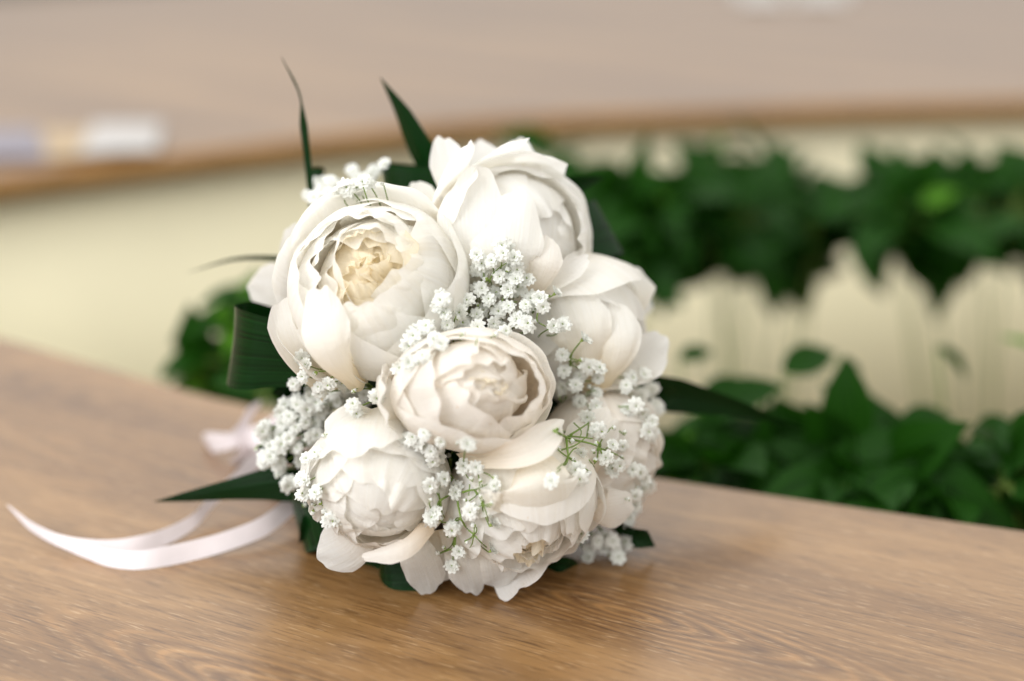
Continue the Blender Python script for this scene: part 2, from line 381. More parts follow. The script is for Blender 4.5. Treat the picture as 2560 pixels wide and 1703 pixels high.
def plant(label, root, blobs, seed, young=0.06, extra=(), scale=1.0):
    """blobs: (px, py, depth, rx_px, ry_px, rdepth, count)"""
    rnd = random.Random(seed)
    R0 = Vector((root[0], root[1], 0)); P = empty('leafy_plant', R0)
    tag(P, label, 'plant', 'leafy plants growing in the well of the ring table')
    # pot
    vs, fs = [], []
    pr = [(0.07, 0.0), (0.095, 0.15), (0.102, 0.15), (0.102, 0.175), (0.09, 0.175), (0.085, 0.14), (0.0, 0.14)]
    for k in range(20):
        a = 2*math.pi*k/20
        for r, z in pr: vs.append((r*math.cos(a), r*math.sin(a), z))
    for k in range(20):
        for j in range(len(pr)-1): fs.append((k*7+j, ((k+1) % 20)*7+j, ((k+1) % 20)*7+j+1, k*7+j+1))
    obj('pot', mesh('pot', vs, fs, M_POT), P)
    svs, sfs = [], []
    for (px, py, d, rx, ry, rd, cnt) in blobs:
        c = W(px, py, d); hubs = []
        for k in range(max(2, cnt // 40)):
            q = W(px + rnd.uniform(-.7, .7)*rx, py + rnd.uniform(-.6, .6)*ry, d + rnd.uniform(-.7, .7)*rd); hubs.append(q)
            s = R0 + Vector((rnd.uniform(-.03, .03), rnd.uniform(-.03, .03), 0.14))
            mid = s.lerp(q, 0.5) + Vector((rnd.uniform(-.03, .03), rnd.uniform(-.03, .03), -0.05))
            tube(svs, sfs, [Vector(p) - R0 for p in catmull([s, mid, q], 8)], 0.0018, 0.0010, 5)
        for k in range(cnt):
            while True:
                a, b, e = rnd.uniform(-1, 1), rnd.uniform(-1, 1), rnd.uniform(-1, 1)
                if a*a + b*b + e*e <= 1: break
            q = W(px + a*rx, py + b*ry, d + e*rd)
            if q.z < TABLE_Z + 0.02:   # keep inside the well
                q.y = min(max(q.y, 0), 3)
            h = min(hubs, key=lambda z: (z-q).length)
            y = (q - h); y.z -= 0.25 * y.length; y += Vector((rnd.gauss(0, .03), rnd.gauss(0, .03), rnd.gauss(0, .02)))
            y.normalize()
            nz = Vector((rnd.gauss(0, .55), -0.45 + rnd.gauss(0, .55), 0.8)); x = y.cross(nz).normalized(); z = x.cross(y)
            me = LMY if rnd.random() < young else rnd.choice(LM)
            o = bpy.data.objects.new('leaf', me); link(o, P)
            sc = rnd.uniform(.6, 1.15) * scale
            o.matrix_local = Matrix.Translation(q - R0) @ Matrix((x, y, z)).transposed().to_4x4() @ Matrix.Scale(sc, 4)
            tube(svs, sfs, [q - R0, (q.lerp(h, .5) + Vector((0, 0, .004))) - R0, h - R0], 0.0009, 0.0012, 3)
    for (px, py, px2, py2, d, sc, yo) in extra:     # single leaves told apart in the picture
        q = W(px, py, d); t = W(px2, py2, d + 0.01); y = (t - q).normalized()
        nz = camdir(0.2, 0.5, 0.7); x = y.cross(nz).normalized(); z = x.cross(y)
        o = bpy.data.objects.new('leaf', LMY if yo else LM[1]); link(o, P)
        sc2 = (t - q).length / 0.07 
        o.matrix_local = Matrix.Translation(q - R0) @ Matrix((x, y, z)).transposed().to_4x4() @ Matrix.Diagonal((sc2*sc, sc2, sc2, 1))
        s = R0 + Vector((0, 0, .14)); tube(svs, sfs, [Vector(p) - R0 for p in catmull([s, s.lerp(q, .6) + Vector((0, 0, -.06)), q], 8)], 0.002, 0.0012, 4)
    tag(obj('stem', mesh('stem', svs, sfs, M_STEM), P), kind='stuff')
    return P
plant('leafy green plant behind the right side peonies, leftmost of the back row', (0.10, 1.50), [(1590, 560, 1.45, 120, 105, .10, 120), (1390, 400, 1.5, 30, 25, .05, 4), (1590, 650, 1.42, 90, 35, .08, 24)], 11)
plant('dense dark plant in the middle of the back row against the cream panel', (0.30, 1.52), [(1880, 545, 1.50, 230, 95, .12, 210), (1800, 400, 1.5, 20, 40, .04, 4), (1960, 630, 1.5, 200, 30, .06, 20)], 12, 0.05, [(2010, 690, 2020, 790, 1.5, .8, 0), (1800, 370, 1790, 320, 1.5, .8, 1)])
plant('dense dark plant at the right end of the back row', (0.62, 1.52), [(2330, 540, 1.50, 260, 95, .12, 220), (2600, 540, 1.46, 130, 120, .1, 60)], 13, 0.04)
plant('glossy leaved plant in the front row below the cream gap, left one', (0.24, 1.16), [(1830, 1185, 1.11, 200, 60, .08, 90), (1660, 1160, 1.12, 50, 45, .05, 14), (1850, 1060, 1.13, 130, 30, .05, 10)], 14, 0.03,
      [(1960, 930, 2100, 850, 1.14, .8, 0), (1700, 900, 1790, 855, 1.16, .7, 0), (1750, 1010, 1930, 940, 1.12, .8, 0), (2100, 900, 2180, 1000, 1.13, .8, 0)], 1.0)
plant('glossy leaved plant in the front row at the right picture edge', (0.52, 1.10), [(2230, 1230, 1.07, 260, 70, .08, 120), (2560, 1230, 1.05, 140, 90, .07, 60), (2120, 1110, 1.1, 120, 30, .05, 10)], 15, 0.03,
      [(2200, 1060, 2090, 930, 1.1, .9, 0), (2340, 870, 2460, 930, 1.16, .45, 0), (2600, 880, 2490, 810, 1.15, .45, 1), (2250, 1080, 2400, 1010, 1.08, .8, 0), (2440, 1100, 2580, 1040, 1.07, .9, 0)], 1.05)
plant('low leafy plant left of the bouquet behind the near table edge', (-0.32, 1.28), [(620, 800, 1.25, 55, 90, .05, 30), (540, 910, 1.25, 80, 25, .04, 24), (650, 985, 1.10, 30, 15, .02, 5)], 16, 0.10)

# ------------------------------------------------------------------ bouquet
bq = empty('bridal_bouquet', T(1150, 1330)); BL = bq.location.copy()
tag(bq, 'round bouquet of cream white peonies with tiny white filler flowers, green blades and pink ribbon', 'bouquet')
BV, BF = [], []           # everything solid so far, for laying the small flowers on it
def collect(vs, fs):
    b = len(BV); BV.extend([Vector(v) for v in vs]); BF.extend([tuple(b + i for i in f) for f in fs])

def wob(rnd, k=3):
    T_ = [(rnd.uniform(.6, 1), rnd.uniform(2, 6), rnd.uniform(2, 6), rnd.uniform(0, 6.28)) for _ in range(k)]
    return lambda u, v: sum(a*np.sin(p*u + q*v + f) for a, p, q, f in T_) / k
NU, NV = 31, 26
FACES = grid_faces(NU, NV)
def petal(peony, frame, c, Rm, az, tip, rad, wid, mat=M_CREAM, flare=0., ruffle=.035, notch=.03, twist=.03, cup=0., start=160, asp=1., seed=0, zoff=0., lift=0., curl=0., round_=.35, end=None, off=(0, 0), tilt=0., roll=0.):
    """az, tip, wid, start in degrees; rad, zoff, flare in head radii. tip = polar angle of the petal's end from the flower's axis"""
    rnd = random.Random(seed); f = wob(rnd); g = wob(rnd)
    u = np.linspace(-1, 1, NU)[:, None] * np.ones((1, NV)); v = np.ones((NU, 1)) * np.linspace(0, 1, NV)[None, :]
    un = np.linspace(-1, 1, NU)
    sc = sum(a*np.sin(p*un + q) for a, p, q in [(0.5, rnd.uniform(3, 5), rnd.uniform(0, 6)), (.35, rnd.uniform(7, 11), rnd.uniform(0, 6)), (.12, rnd.uniform(12, 17), rnd.uniform(0, 6))])
    nk = np.exp(-((un - rnd.uniform(-.35, .35)) / .16) ** 2)
    ext = 1 - round_*np.abs(un)**2.6 + notch*sc - notch*.9*nk*rnd.choice([0, 1, 1])
    t = v * ext[:, None]
    edge = np.maximum(sm(.72, 1., v), sm(.6, 1., np.abs(u)) * sm(.25, .6, v))
    wprof = 0.30 + 0.70 * sm(0, .62, t)
    wprof = wprof * (1 + .05 * f(u*.0, t*3))
    ph = R_(az) + u * R_(wid) * wprof
    th = R_(start + (tip - start) * t)
    rr = rad + twist*u + cup*(u*u - .3) * sm(.2, .9, t) + ruffle*edge*g(u*2.6, v*2.2) + .024*f(u*1.5, v*1.5) - curl*sm(.75, 1, t)
    r = rr * np.sin(th) + flare * sm(.45, 1.05, t) ** 1.5
    z = rr * np.cos(th) * asp + zoff + lift * sm(.5, 1, t)
    if end is not None:
        re, ze = end; q = 1 - t
        br = 3*q*q*t*(rad*1.32) + 3*q*t*t*(rad*1.22) + t**3*re + q**3*.05
        z = -.80*q**3 + 3*q*q*t*(-.62) + 3*q*t*t*(ze*.55) + t**3*ze
        r = br + twist*u + cup*(u*u - .3)*sm(.2, .9, t) + ruffle*edge*g(u*2.6, v*2.2) + .02*f(u*1.4, v*1.3)
        z = z*asp
        z = z + .03*edge*f(u*3, v*2)
    X, Y, Z = r*np.cos(ph), r*np.sin(ph), z
    if tilt:
        ct, st = math.cos(R_(tilt)), math.sin(R_(tilt)); ca, sa = math.cos(R_(az)), math.sin(R_(az))
        rad_c = X*ca + Y*sa; tan_c = -X*sa + Y*ca
        r2 = rad_c*ct + (Z+.6)*st; Z = -rad_c*st + (Z+.6)*ct - .6; X = r2*ca - tan_c*sa; Y = r2*sa + tan_c*ca
    if roll:
        ct, st = math.cos(R_(roll)), math.sin(R_(roll)); ca, sa = math.cos(R_(az)), math.sin(R_(az))
        rad_c = X*ca + Y*sa; tan_c = -X*sa + Y*ca
        r2 = rad_c*ct - Z*st; Z = rad_c*st + Z*ct; X = r2*ca - tan_c*sa; Y = r2*sa + tan_c*ca
    X = X + off[0]; Y = Y + off[1]
    ex, ey, ez = frame
    P = np.stack([X, Y, Z], -1).reshape(-1, 3) * Rm
    Wd = P @ np.array([ex, ey, ez])
    me = mesh('petal', Wd, FACES, mat, True, np.stack([u.ravel()*.5 + .5 + rnd.random()*5, t.ravel()], -1))
    o = obj('petal', me, peony)
    collect([c + Vector(q) for q in Wd], FACES)
    return o

def head(px, py, d, facing, Rpx, label, seed, layers, extra=(), mats=(M_CREAM, M_HEART), spin=None, asp=1.0, squash=(1, 1)):
    c = W(px, py, d); rnd = random.Random(seed)
    Rm = Rpx * d / FPX
    ez = camdir(*facing); ex = (RT - ez * RT.dot(ez)).normalized(); ey = ez.cross(ex)
    frame = (ex * squash[0], ey * squash[1], ez)
    p = empty('peony', c - BL, bq); tag(p, label)
    a0 = rnd.uniform(0, 360) if spin is None else spin
    for li, (cnt, rad, tip, wid, ruf, flr, notch, mi) in enumerate(layers):
        a0 += rnd.uniform(25, 60)
        of = (rnd.gauss(0, .05), rnd.gauss(0, .05)) if isinstance(tip, tuple) and len(tip) == 2 else (0, 0)
        for k in range(cnt):
            az = a0 + 360*k/cnt + rnd.uniform(-13, 13); sd = seed*100 + li*17 + k
            if isinstance(tip, tuple) and len(tip) == 3:
                petal(p, frame, c, Rm, az, tip[0] + rnd.uniform(-6, 6), rad - .022*k, wid*rnd.uniform(.88, 1.1), mats[mi], 0, ruf, notch, .02, 0, 150, asp, sd, roll=tip[1] + rnd.uniform(-7, 7), round_=.3, off=(rnd.gauss(0, .03), rnd.gauss(0, .03)))
            elif isinstance(tip, tuple):
                petal(p, frame, c, Rm, az, 0, rad*rnd.uniform(.92, 1.05), wid*rnd.uniform(.8, 1.15), mats[mi], 0, ruf, notch, rnd.uniform(.03, .10), rnd.uniform(-.10, .06), 165, asp, sd,
                      end=(tip[0]*rnd.uniform(.75, 1.25), tip[1] + rnd.uniform(-.07, .06)), off=of, tilt=rnd.uniform(-5, 5), round_=rnd.uniform(.2, .36))
            else:
                petal(p, frame, c, Rm, az, tip + rnd.uniform(-8, 8), rad + rnd.uniform(-.015, .015), wid * rnd.uniform(.88, 1.12),
                      mats[mi], flr + rnd.uniform(-.03, .03), ruf, notch, .035, rnd.uniform(-.03, .05), 165, asp, sd, curl=rnd.uniform(-.05, .06))
    for k, e in enumerate(extra):
        e = dict(e); petal(p, frame, c, Rm, seed=seed*777 + k, **e)
    return p
BALL = [  # count, radius, tip (polar angle, or end radius and height), half width, ruffle, flare, notch, material
    (4, .99, 70, 62, .03, .02, .015, 0), (4, .93, 50, 62, .03, .0, .02, 0),
    (4, .85, 36, 60, .04, .0, .035, 0), (3, .74, (.50, .76), 66, .05, .0, .035, 0), (4, .62, (.42, .76), 58, .06, .0, .035, 0),
    (3, .50, (.33, .75), 66, .06, .0, .04, 0), (4, .70, (44, 20, 0), 54, .06, 0, .05, 0), (4, .62, (46, 34, 0), 52, .07, 0, .05, 1), (4, .54, (48, 46, 0), 52, .07, 0, .06, 1), (3, .40, (.25, .74), 70, .07, .0, .045, 1), (3, .30, (.17, .72), 75, .07, .0, .045, 1), (3, .20, (.10, .71), 80, .06, .0, .045, 1), (2, .10, (.05, .68), 90, .05, .0, .04, 1), (3, .44, (56, 60, 0), 54, .09, 0, .07, 1)]
HALF = [(4, .98, 76, 62, .03, .04, .02, 0), (4, .93, 62, 58, .04, .02, .025, 0), (4, .88, 48, 56, .04, .0, .03, 0),
    (4, .82, 38, 54, .05, .0, .04, 0), (4, .72, (.46, .74), 52, .06, .0, .045, 0), (4, .60, (.38, .72), 52, .07, .0, .05, 0), (4, .48, (.30, .70), 54, .08, .0, .05, 0),
    (4, .62, (46, 30, 0), 54, .06, 0, .05, 0), (4, .56, (48, 46, 0), 54, .07, 0, .06, 1), (3, .36, (.23, .67), 66, .08, .0, .05, 1), (3, .24, (.15, .65), 72, .07, 0, .05, 1), (2, .12, (.07, .62), 85, .05, 0, .05, 1), (3, .44, (56, 60, 0), 54, .09, 0, .07, 1)]

CLOSED = [(4, .99, 74, 62, .03, .03, .02, 0), (4, .94, 58, 62, .035, .01, .03, 0), (4, .89, 42, 60, .04, .0, .035, 0), (4, .84, 28, 58, .045, .0, .04, 0), (4, .80, (44, 26, 0), 56, .045, .0, .04, 0), (4, .72, (46, 42, 0), 56, .05, 0, .045, 0), (3, .64, (46, 55, 0), 60, .05, 0, .045, 0)]
WIDE = [(4, .99, 70, 64, .03, .02, .015, 0), (4, .94, 54, 64, .03, .0, .02, 0), (3, .86, 36, 68, .045, .0, .03, 0), (3, .74, (.48, .74), 66, .05, .0, .035, 0),
    (3, .60, (.34, .76), 70, .06, .0, .035, 0), (4, .64, (46, 30, 0), 56, .06, 0, .04, 0), (3, .58, (48, 46, 0), 56, .07, 0, .05, 1), (3, .44, (.20, .76), 74, .07, .0, .04, 0), (3, .28, (.10, .74), 85, .07, .0, .04, 1), (2, .14, (.04, .70), 90, .05, .0, .04, 1), (3, .68, (46, 50, 0), 34, .09, 0, .06, 0)]
# 1 top left, the large open bowl
P1 = head(946, 716, .805, (-.10, .30, .95), 234, 'largest peony, open golden bowl at the upper left of the bouquet', 1, BALL,
     [dict(az=165, tip=78, rad=1.03, wid=30, flare=.10, ruffle=.02, notch=.02), dict(az=100, tip=62, rad=1.05, wid=58, ruffle=.03, notch=.02, flare=.06),
      dict(az=215, tip=80, rad=1.08, wid=34, flare=.10, ruffle=.04, notch=.02), dict(az=235, tip=60, rad=1.0, wid=28, ruffle=.02, notch=.03)], asp=.98, squash=(1, 1.02))
# 2 top right
P2 = head(1290, 610, .85, (.60, .02, .80), 204, 'tall white peony at the top of the bouquet, loose petals standing up', 2, CLOSED,
     [dict(az=115, tip=62, rad=1.05, wid=26, flare=.30, mat=M_WHITE, lift=.25), dict(az=140, tip=66, rad=1.1, wid=20, flare=.50, mat=M_WHITE, round_=.25),
      dict(az=85, tip=58, rad=1.04, wid=34, flare=.10, mat=M_WHITE, lift=.1), dict(az=155, tip=60, rad=1.04, wid=30, flare=.28), dict(az=265, tip=70, rad=1.05, wid=34, flare=.1),
      dict(az=320, tip=78, rad=1.0, wid=20, flare=.28, mat=M_BLUSH)], mats=(M_WHITE, M_HEART))
# 3 right
P3 = head(1455, 835, .865, (.80, -.38, .45), 186, 'white peony on the right side turned away to the right', 3, CLOSED,
     [dict(az=75, tip=60, rad=1.1, wid=50, flare=.08), dict(az=-18, tip=75, rad=1.0, wid=24, flare=.45, mat=M_WHITE), dict(az=-60, tip=65, rad=1.02, wid=34, flare=.06)], mats=(M_WHITE, M_HEART))
# 4 centre
P4 = head(1180, 975, .775, (.26, .10, .95), 208, 'half closed blush cream peony in the middle of the bouquet', 4, WIDE,
     [dict(az=190, tip=74, rad=1.10, wid=34, ruffle=.06, notch=.06, flare=.10), dict(az=300, tip=70, rad=1.05, wid=36, ruffle=.04, flare=.06),
      dict(az=255, tip=48, rad=1.0, wid=60, ruffle=.02, notch=.02)], mats=(M_BLUSH, M_HEART), squash=(1.0, .76))
# 5 bottom left
P5 = head(955, 1215, .795, (-.08, -.55, .82), 178, 'peony at the lower left with wide petals drooping onto the table', 5, CLOSED,
     [dict(az=128, tip=70, rad=1.06, wid=30, flare=.05, mat=M_WHITE), dict(az=100, tip=58, rad=1.1, wid=34, flare=.08, ruffle=.05),
      dict(az=172, tip=66, rad=1.05, wid=26, flare=.08, mat=M_WHITE), dict(az=200, tip=72, rad=1.03, wid=20, flare=.05, mat=M_WHITE),
      dict(az=262, tip=68, rad=1.08, wid=40, flare=.08, notch=.02),])
# 6 bottom centre
P6 = head(1310, 1265, .81, (.18, -.80, .58), 192, 'peony at the bottom centre opening down towards the table', 6, HALF,
     [dict(az=80, tip=48, rad=1.10, wid=46, flare=.03, notch=.02, ruffle=.02), 
      dict(az=285, tip=84, rad=.98, wid=28, flare=.0, mat=M_WHITE), dict(az=315, tip=84, rad=1.0, wid=26, flare=.12, mat=M_WHITE)], squash=(1.05, .95))
# 7 lower right
P7 = head(1510, 1130, .855, (.88, -.15, .45), 172, 'blush peony at the lower right edge beside the dark blade', 7, CLOSED,
     [dict(az=-75, tip=60, rad=1.03, wid=46, flare=.05, notch=.02)], mats=(M_BLUSH, M_HEART))
# 8 hidden behind, only an outer petal shows at the left
P8 = head(790, 800, .90, (-.75, .25, .5), 150, 'peony hidden at the back left, one bluish white petal showing', 8,
     [(5, .95, 60, 50, .03, .02, .03, 0), (5, .8, 45, 45, .04, .0, .06, 0)], [dict(az=110, tip=75, rad=1.15, wid=36, flare=.25, notch=.01, ruffle=.01, mat=M_WHITE)], mats=(M_WHITE, M_HEART))


def free_petal(peony, pts, wpx, mat=M_CREAM, cup=.25, seed=0, ruffle=.09, notch=.045, lean=(0, 0, 1), curl=0., roundness=.30, blunt=.75, label=None, bw=.46):
    """one petal that stands away from its flower: centreline (x, y read off the photograph, own distance), full width, facing"""
    rnd = random.Random(seed + 9000); f = wob(rnd); g = wob(rnd)
    C = np.array(catmull([tuple(Q(*p)) for p in pts], NV)); Ln = np.linalg.norm(C[-1] - C[0])
    wd = wpx * D2 * pts[0][2] / FPX / 2; fc = np.array(camdir(*lean)); vs, uv = [], []
    for i in range(NU):
        u = -1 + 2*i/(NU-1)
        sc = .5*math.sin(rnd.uniform(3, 4)*0 + 4*u + seed) + .3*math.sin(9*u + 2*seed) + .14*math.sin(15*u + seed)
        ext = 1 - roundness*abs(u)**2.4 + notch*sc
        for j in range(NV):
            t = j/(NV-1)*ext; x = min(max(t, 0), 1)*(NV-1); a = min(int(x), NV-2); p = C[a] + (C[a+1]-C[a])*(x-a)
            if t > 1: p = C[-1] + (C[-1]-C[-2])*((t-1)*(NV-1))
            tg = C[min(a+2, NV-1)] - C[max(a-1, 0)]; tg /= np.linalg.norm(tg)
            s_ = np.cross(fc, tg); s_ /= np.linalg.norm(s_); nn = np.cross(tg, s_)
            wf = (bw + (1-bw)*float(sm(0, blunt, t)))
            e = max(float(sm(.75, 1, t)), float(sm(.55, 1, abs(u))))
            h = cup*u*u*wd + ruffle*e*wd*float(g(u*2.4, t*2.4)) + .05*wd*float(f(u, t)) + curl*wd*float(sm(.7, 1, t))
            vs.append(Vector(p + s_*u*wd*wf + nn*h)); uv.append((u*.5 + .5 + seed*1.7, t))
    root = peony.location + BL
    o = obj('petal', mesh('petal', [v - root for v in vs], FACES, mat, True, uv), peony)
    collect(vs, FACES)
    if label: tag(o, label)
    return o
FP = free_petal
FP(P8, [(720, 700, .885), (650, 668, .88), (574, 660, .875)], 118, M_WHITE, -.2, 1, label='bluish white outer petal at the far left')
FP(P1, [(745, 640, .865), (700, 585, .86), (672, 520, .855)], 95, M_CREAM, .3, 2)
FP(P1, [(800, 520, .86), (800, 470, .86), (800, 430, .855)], 170, M_CREAM, .3, 3)
FP(P1, [(760, 900, .82), (690, 790, .80), (662, 680, .80)], 110, M_CREAM, .5, 4)
FP(P1, [(830, 900, .80), (760, 810, .755), (735, 655, .765)], 108, M_CREAM, -.38, 5)
FP(P2, [(1080, 520, .86), (1045, 420, .845), (1018, 318, .85)], 88, M_WHITE, .35, 6, curl=.2)
FP(P2, [(1150, 520, .86), (1120, 410, .87), (1108, 325, .875)], 95, M_WHITE, .3, 7)
FP(P2, [(1170, 540, .86), (1190, 420, .86), (1196, 322, .865)], 105, M_WHITE, .3, 8)
FP(P2, [(1150, 700, .83), (1095, 560, .80), (1090, 385, .815)], 165, M_WHITE, -.25, 9)
FP(P2, [(1190, 700, .83), (1165, 600, .795), (1180, 440, .81)], 170, M_WHITE, -.25, 10)
FP(P2, [(1020, 560, .86), (985, 480, .85), (940, 425, .85)], 75, M_CREAM, .2, 11)
FP(P2, [(1215, 690, .83), (1290, 640, .815), (1356, 592, .82)], 48, M_WHITE, .3, 12)
FP(P2, [(1210, 700, .83), (1250, 620, .80), (1262, 545, .81)], 80, M_BLUSH, -.2, 13)
FP(P3, [(1380, 860, .85), (1455, 840, .845), (1530, 778, .85)], 115, M_WHITE, .2, 14)
FP(P3, [(1380, 800, .87), (1425, 690, .87), (1440, 612, .88)], 150, M_CREAM, .3, 15)
FP(P3, [(1350, 900, .84), (1345, 780, .815), (1300, 655, .83)], 150, M_CREAM, -.35, 16)
FP(P3, [(1370, 900, .84), (1415, 800, .82), (1395, 690, .835)], 130, M_CREAM, -.35, 17)
FP(P4, [(960, 985, .79), (905, 945, .775), (880, 862, .775)], 55, M_CREAM, .5, 18, .09)
FP(P4, [(1060, 1060, .78), (1200, 1040, .755), (1296, 975, .765)], 78, M_BLUSH, .35, 19, .07)
FP(P5, [(850, 1180, .81), (800, 1250, .80), (735, 1285, .80)], 125, M_WHITE, -.2, 20, .05, blunt=.6, bw=.6)
FP(P5, [(985, 1205, .785), (930, 1258, .768), (836, 1283, .775)], 52, M_BLUSH, -.5, 21, .07, lean=(0, .7, 1), bw=.8)
FP(P5, [(930, 1230, .80), (965, 1290, .80), (992, 1366, .818)], 92, M_WHITE, -.2, 22, blunt=.6, roundness=.2, bw=.7)
FP(P5, [(900, 1000, .80), (820, 985, .775), (790, 1040, .775)], 130, M_WHITE, -.3, 23, .08)
FP(P5, [(850, 1040, .81), (745, 1060, .79), (740, 1180, .795)], 95, M_WHITE, -.3, 24)
FP(P6, [(1045, 1215, .80), (1070, 1300, .803), (1092, 1368, .818)], 92, M_WHITE, -.25, 25, .09, .06, bw=.8)
FP(P6, [(1125, 1230, .80), (1140, 1300, .805), (1150, 1350, .818)], 120, M_WHITE, -.2, 33, bw=.8)
FP(P5, [(1010, 1220, .805), (1022, 1290, .81), (1030, 1335, .82)], 90, M_CREAM, -.2, 34, bw=.8)
FP(P6, [(1200, 1260, .83), (1210, 1310, .82), (1225, 1340, .805)], 170, M_WHITE, -.1, 26, .06, .06, bw=.8)
FP(P6, [(1170, 1050, .80), (1210, 1110, .755), (1215, 1195, .77)], 230, M_CREAM, -.35, 27, .03, .01)
FP(P7, [(1420, 1000, .85), (1470, 985, .85), (1512, 1000, .86)], 62, M_WHITE, .2, 28, .1)
FP(P7, [(1430, 1060, .85), (1475, 1060, .845), (1508, 1075, .85)], 50, M_WHITE, .2, 29, .1)
FP(P7, [(1330, 1130, .83), (1390, 1170, .815), (1460, 1160, .825)], 95, M_BLUSH, -.4, 30)
FP(P7, [(1340, 1150, .83), (1350, 1050, .80), (1410, 950, .82)], 130, M_BLUSH, -.35, 31)

# core greenery and handle
def blob(name, c, rx, ry, rz, mat, seed, parent, nu=36, nv=20):
    rnd = random.Random(seed); f = wob(rnd, 5); vs = []
    for i in range(nu):
        for j in range(nv):
            a = 2*math.pi*i/nu; b = math.pi*j/(nv-1)
            k = 1 + .07*float(f(3*math.cos(a)*math.sin(b)*2, 3*math.sin(a)*math.sin(b) + 3*math.cos(b)))
            vs.append(Vector((rx*k*math.sin(b)*math.cos(a), ry*k*math.sin(b)*math.sin(a), rz*k*math.cos(b))))
    fs = [(i*nv+j, ((i+1) % nu)*nv+j, ((i+1) % nu)*nv+j+1, i*nv+j+1) for i in range(nu) for j in range(nv-1)]
    o = obj(name, mesh(name, vs, fs, mat), parent, c - BL); collect([c + v for v in vs], fs); return o
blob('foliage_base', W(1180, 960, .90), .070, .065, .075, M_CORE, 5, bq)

def strip(name, centre, width, side, mat=M_BLADE, nu=9, fold=0., n=40, label=None, wave=0., parent=bq, coll=True):
    """a leaf blade or ribbon: centreline points, widths along it, side vectors along it"""
    P = catmull(centre, n); k = len(width)
    Ws = [float(np.interp(i/(n-1), np.linspace(0, 1, k), width)) for i in range(n)]
    sd = np.array([tuple(s) for s in side], float)
    vs, uv = [], []
    for i in range(nu):
        for j in range(n):
            t = j/(n-1); s = np.array([np.interp(t, np.linspace(0, 1, len(sd)), sd[:, q]) for q in range(3)])
            tg = P[min(j+1, n-1)] - P[max(j-1, 0)]; tg /= np.linalg.norm(tg) + 1e-9
            s = s - tg*np.dot(s, tg); s /= np.linalg.norm(s) + 1e-9; nn = np.cross(tg, s)
            u = -1 + 2*i/(nu-1)
            vs.append(P[j] + s*u*Ws[j]/2 + nn*(fold*abs(u)*Ws[j]/2 + wave*math.sin(t*23 + u)*Ws[j]))
            uv.append((i/(nu-1), t))
    fs = grid_faces(nu, n)
    o = obj(name, mesh(name, [Vector(v) - BL for v in vs], fs, mat, True, uv), parent)
    if coll: collect(vs, fs)
    if label: tag(o, label)
    return o
# pointed blades
strip('leaf_blade', [Q(722, 560, .88), Q(712, 420, .875), Q(697, 290, .87), Q(688, 215, .865), Q(647, 130, .86)], [.0026, .0035, .0050, .0062, .0018, .0018, .0002],
      [camdir(1, 0, .3), camdir(1, 0, .3), camdir(1, .2, .6), camdir(.6, .6, .8), camdir(1, .4, .2)], fold=.3, label='thin twisted upright blade')
strip('leaf_blade', [Q(1010, 420, .90), Q(965, 345, .895), Q(925, 262, .89), Q(875, 178, .885)], [.026, .020, .012, .0003], [camdir(1, -.3, .4)]*4, fold=.25, label='broad pointed blade at the top')
strip('leaf_blade', [Q(1240, 462, .885), Q(1300, 436, .885), Q(1345, 420, .89), Q(1395, 407, .90)], [.022, .019, .010, .0003], [camdir(.2, 1, .5)]*3, fold=.2)
strip('leaf_blade', [Q(1440, 890, .91), Q(1560, 908, .915), Q(1690, 935, .92), Q(1780, 962, .925), Q(1858, 991, .93)], [.026, .024, .015, .0115, .0004], [camdir(.15, 1, .5), camdir(.15, 1, .4), camdir(.3, .8, .7), camdir(.3, .25, 1), camdir(.3, .2, 1)], fold=.25, label='long pointed blade reaching right')
strip('leaf_blade', [Q(720, 612, .89), Q(640, 597, .90), Q(540, 598, .91), Q(430, 628, .92)], [.010, .005, .003, .0002], [camdir(.1, 1, .9), camdir(.1, .7, 1)], fold=.2)
strip('leaf_blade', [Q(740, 1130, .86), Q(640, 1118, .865), Q(540, 1128, .868), Q(440, 1143, .868), Q(355, 1155, .868)], [.020, .0235, .0145, .0075, .0004], [camdir(.1, 1, .35)]*3, fold=.18, label='pointed blade reaching left above the ribbon')
strip('leaf_blade', [Q(700, 930, .87), Q(660, 905, .86), Q(625, 905, .86)], [.022, .016, .0005], [camdir(.1, 1, .4)]*2, fold=.2)
# rolled leaf loops
def loop_leaf(c0, c1, width, bulge, label, side=None):
    side = side or camdir(0, 1, 0)
strip('leaf_loop', [Q(735, 795, .88), Q(630, 785, .875), Q(556, 782, .86), Q(536, 797, .842), Q(582, 808, .825), Q(700, 820, .82)], [.034, .044, .050, .050, .048, .040], [camdir(.22, 1, .5)]*3, n=60, nu=15, label='rolled leaf loop at the left')
strip('leaf_loop', [Q(1080, 425, .93), Q(1000, 412, .92), Q(905, 405, .90), Q(880, 402, .885), Q(920, 412, .87), Q(1030, 418, .865)], [.014, .015, .016, .016, .018, .018], [camdir(-.15, 1, .45)]*3, n=60, nu=11, label='rolled leaf loop at the top')
strip('leaf_loop', [Q(1300, 560, .93), Q(1385, 540, .92), Q(1402, 522, .905), Q(1350, 540, .89), Q(1260, 580, .885)], [.036, .038, .040, .038, .034], [camdir(.52, -1, .2)]*3, n=60, nu=13, label='rolled leaf loop behind the right peony')
strip('leaf_loop', [Q(1000, 1300, .86), Q(905, 1318, .855), Q(873, 1325, .845), Q(900, 1332, .828), Q(1000, 1330, .825)], [.020, .020, .021, .021, .020], [camdir(0, 1, .1)]*3, n=60, nu=11, label='small rolled leaf loop on the table')
